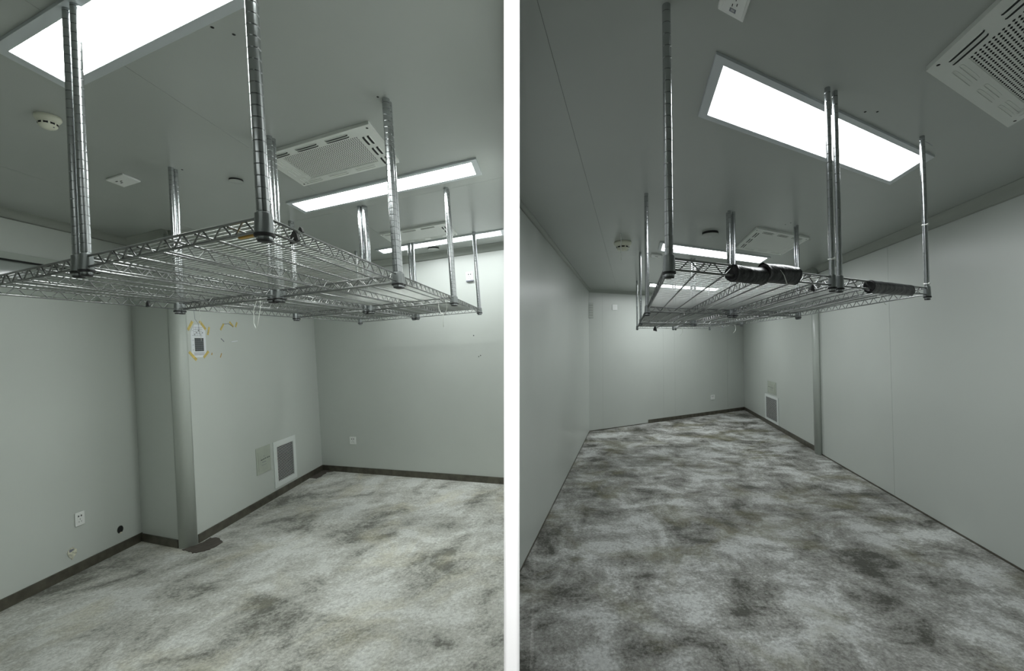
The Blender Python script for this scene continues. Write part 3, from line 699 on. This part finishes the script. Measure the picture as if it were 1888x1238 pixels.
# ------------------------------------------------------------------ things on the racks
def wrapped_roll(a0, a1, b, c, rad, lab):
    root = thing('wrapped_roll', R.p((a0+a1)/2, b, c), lab, 'wrapped roll', 'black wrapped rolls on the front rail')
    n, m_ = 22, 16; vs_, fs = [], []
    rng_ = random.Random(int(a0*1000))
    y = R.C; p0, p1 = R.p(a0, b, c), R.p(a1, b, c); ax = (p1-p0).normalized(); x = ax.cross(y).normalized()
    ph = [rng_.uniform(0, 6.28) for _ in range(6)]
    for i in range(n+1):
        t = i/n
        for k in range(m_):
            w = 2*math.pi*k/m_
            rr = rad*(1+0.05*math.sin(3*w+ph[0]+3*t)+0.05*math.sin(2*w+2.5*t+ph[1])+0.04*math.sin(7*w-4*t+ph[2])*max(0, math.sin(w))+rng_.uniform(-0.015, 0.015))
            if i in (0, n): rr *= 1.04
            vs_.append(p0.lerp(p1, t)+x*math.cos(w)*rr*0.92+y*math.sin(w)*rr)
    for i in range(n):
        for k in range(m_):
            j = (k+1) % m_; fs.append((i*m_+k, i*m_+j, (i+1)*m_+j, (i+1)*m_+k))
    mb = MB().add(vs_, fs, True); part('wrap', mb, 'foil', root)
    for q, s in ((p0, -1), (p1, 1)):
        part('end_fold', MB().lathe(q-ax*0.001*s, ax*s, [(0, rad*0.95), (0.004, rad*0.8), (-0.006, rad*0.6), (-0.004, 0)], 14), 'rubber', root)
wrapped_roll(0.415, 0.572, 1.21, 1.778, 0.029, 'black wrapped roll on the front rail next to the paired posts behind')
wrapped_roll(0.577, 0.757, 1.21, 1.79, 0.032, 'black wrapped roll with a white tie end, right one of the adjoining two')
wrapped_roll(1.295, 1.665, 1.21, 1.781, 0.0265, 'long black wrapped roll on the rail next to the right-hand post')
def cord(name, pts, rad, m_, lab, cat):
    return tag(solo(name, MB().tube(pts, rad, 6), m_, Vector(pts[0])), lab, cat)
def rp(r, *l): return [r.p(*q) for q in l]
cord('tie_end', rp(R, (0.655, 1.178, 1.80), (0.675, 1.174, 1.782), (0.69, 1.172, 1.752)), 0.0014, 'tie', 'white tie end hanging from the right adjoining black roll', 'cable tie')
cord('hanging_cord', rp(R, (-0.125, 4.03, 2.568), (-0.122, 4.05, 2.50), (-0.128, 4.06, 2.44), (-0.118, 4.06, 2.40), (-0.122, 4.06, 2.33)), 0.0042, 'tie', 'white cord hanging from the ceiling before the smoke detector', 'cord')
cord('ceiling_wire', rp(R, (1.90, 1.235, 2.568), (1.94, 1.22, 2.56), (1.985, 1.215, 2.552)), 0.0012, 'inkgrey', 'short thin wire sticking out beside the right post top', 'wire')
# cable ties round posts in the right room
def tie(r, a, b, c, lab, tail=True):
    rad = post_radius(r, a, b, 1.745)*1.12; p = r.p(a, b, c); mb = MB()
    x = r.A; y = r.C.cross(x).normalized()
    mb.tube([p+(x*math.cos(w)+y*math.sin(w))*rad+r.C*0.002*math.sin(w+1) for w in [2*math.pi*k/16 for k in range(17)]], 0.0022, 6)
    mb.tube([p-y*0-r.B*rad, p-r.B*(rad+0.004)+r.A*0.012+r.C*0.004], 0.003, 6)
    tag(solo('cable_tie', mb, 'tie', p), lab, 'cable tie', 'white cable ties on posts')
tie(R, 1.86, 1.21, 2.12, 'white cable tie midway up the right-hand front post')
tie(R, 1.86, 1.21, 1.825, 'white cable tie just above the collar of the right-hand front post')
tie(R, 1.008, 1.21, 1.875, 'white cable tie on the left post of the front pair')
# strings on the left racks
def loop(r, a, b, c, w, h, n=18):
    return [r.p(a+w*math.cos(2*math.pi*k/n), b, c+h*math.sin(2*math.pi*k/n)) for k in range(n+1)]
cord('string_loop', loop(L, 0.745, 2.78, 1.837, 0.035, 0.055, 24)[6:]+loop(L, 0.745, 2.78, 1.837, 0.035, 0.055, 24)[1:19]+rp(L, (0.75, 2.78, 1.75), (0.752, 2.78, 1.69)), 0.0022, 'tie', 'white string loop hanging from the rear right rack edge', 'string')
cord('string_loop', rp(L, (1.62, 1.70, 1.865), (1.655, 1.70, 1.80), (1.66, 1.70, 1.73), (1.645, 1.70, 1.70), (1.63, 1.70, 1.72), (1.605, 1.70, 1.80), (1.60, 1.70, 1.865)), 0.0016, 'tie', 'pale string loop dangling left of the far corner', 'string')
cord('thin_wire', rp(L, (2.185, 1.72, 1.846), (2.18, 1.72, 1.79), (2.15, 1.72, 1.76), (2.145, 1.72, 1.70)), 0.0009, 'inkgrey', 'thin wire hanging in front of the paper notice', 'wire')
cord('thin_wire', rp(L, (2.135, 1.72, 1.846), (2.13, 1.72, 1.79), (2.137, 1.72, 1.72), (2.13, 1.72, 1.66)), 0.0009, 'tie', 'pale wire hanging over the paper notice', 'wire')
for k, (a, b, lab) in enumerate(((0.96, 6.2, 'white wire end hanging under the far right racks'), (1.5, 5.0, 'grey wire end hanging under the far right racks'), (1.72, 4.9, 'thin curled wire end near the far corner'))):
    cord('wire_end', rp(R, (a, b, 1.785), (a+0.02, b, 1.75), (a+0.01, b, 1.71), (a-0.03, b, 1.68)), 0.0022, 'tie' if k != 1 else 'inkgrey', lab, 'wire')
cord('knotted_wire', rp(R, (1.60, 1.42, 1.775), (1.64, 1.42, 1.77), (1.66, 1.42, 1.752), (1.68, 1.42, 1.735), (1.70, 1.42, 1.735)), 0.0015, 'tie', 'knotted white wire below the long black roll', 'wire')
# small black clips and tape on rack rails
def clip_piece(r, a, b, c, s, lab, m_='rubber'):
    p = r.p(a, b, c); pts = [p+r.A*s*x+r.C*s*y-r.B*0.006 for x, y in ((-0.5, -0.3), (0.5, -0.5), (0.35, 0.2), (0.0, 0.55), (-0.35, 0.25))]
    tag(solo('rail_clip', MB().prism(pts, r.B*0.012), m_, p), lab, 'clip')
clip_piece(L, 0.687, 0.885, 1.858, 0.032, 'crumpled black tape on the near rail beside the front post')
clip_piece(L, 0.685, 0.915, 1.884, 0.016, 'small black tag on top of the near right rail')
clip_piece(L, 2.215, 1.45, 1.855, 0.03, 'small black clip under the left rack rail')
clip_piece(R, 0.985, 1.37, 1.778, 0.03, 'small black clip beside the front pair of posts')
clip_piece(R, 0.47, 6.87, 1.80, 0.085, 'square black clip under the far edge of the right racks')
tag(solo('amber_tape', MB().rbox(L, 0.735, 0.79, 0.768, 0.779, 1.841, 1.850), 'orange', L.p(0.76, 0.775, 1.845)), 'amber tape on the lower rail beside the front post', 'tape')

# ------------------------------------------------------------------ damp mortar patches on the left floor
def patch(pts, lab, sd):
    rng_ = random.Random(sd); out = []
    for i in range(len(pts)):
        p, q = pts[i], pts[(i+1) % len(pts)]
        for k in range(5):
            t = k/5; out.append((p[0]*(1-t)+q[0]*t+rng_.uniform(-0.008, 0.008), p[1]*(1-t)+q[1]*t+rng_.uniform(-0.008, 0.008)))
    mb = MB().prism([L.p(a, b, 0.0005) for a, b in out], L.C*0.006)
    tag(solo('mortar_patch', mb, 'mortar', L.p(pts[0][0], pts[0][1], 0.0005)), lab, 'mortar patch')
patch([(3.375, 2.405), (3.31, 2.41), (3.215, 2.395), (3.14, 2.43), (3.10, 2.50), (3.085, 2.56), (3.09, 2.62), (3.225, 2.665), (3.29, 2.64), (3.288, 2.565), (3.305, 2.50)], 'dark damp mortar patch at the foot of the rounded column', 3)
patch([(3.315, 4.29), (3.20, 4.30), (3.195, 4.435), (3.20, 4.55), (3.12, 4.61), (3.31, 4.612)], 'dark damp mortar patch in the far floor corner of the left room', 5)
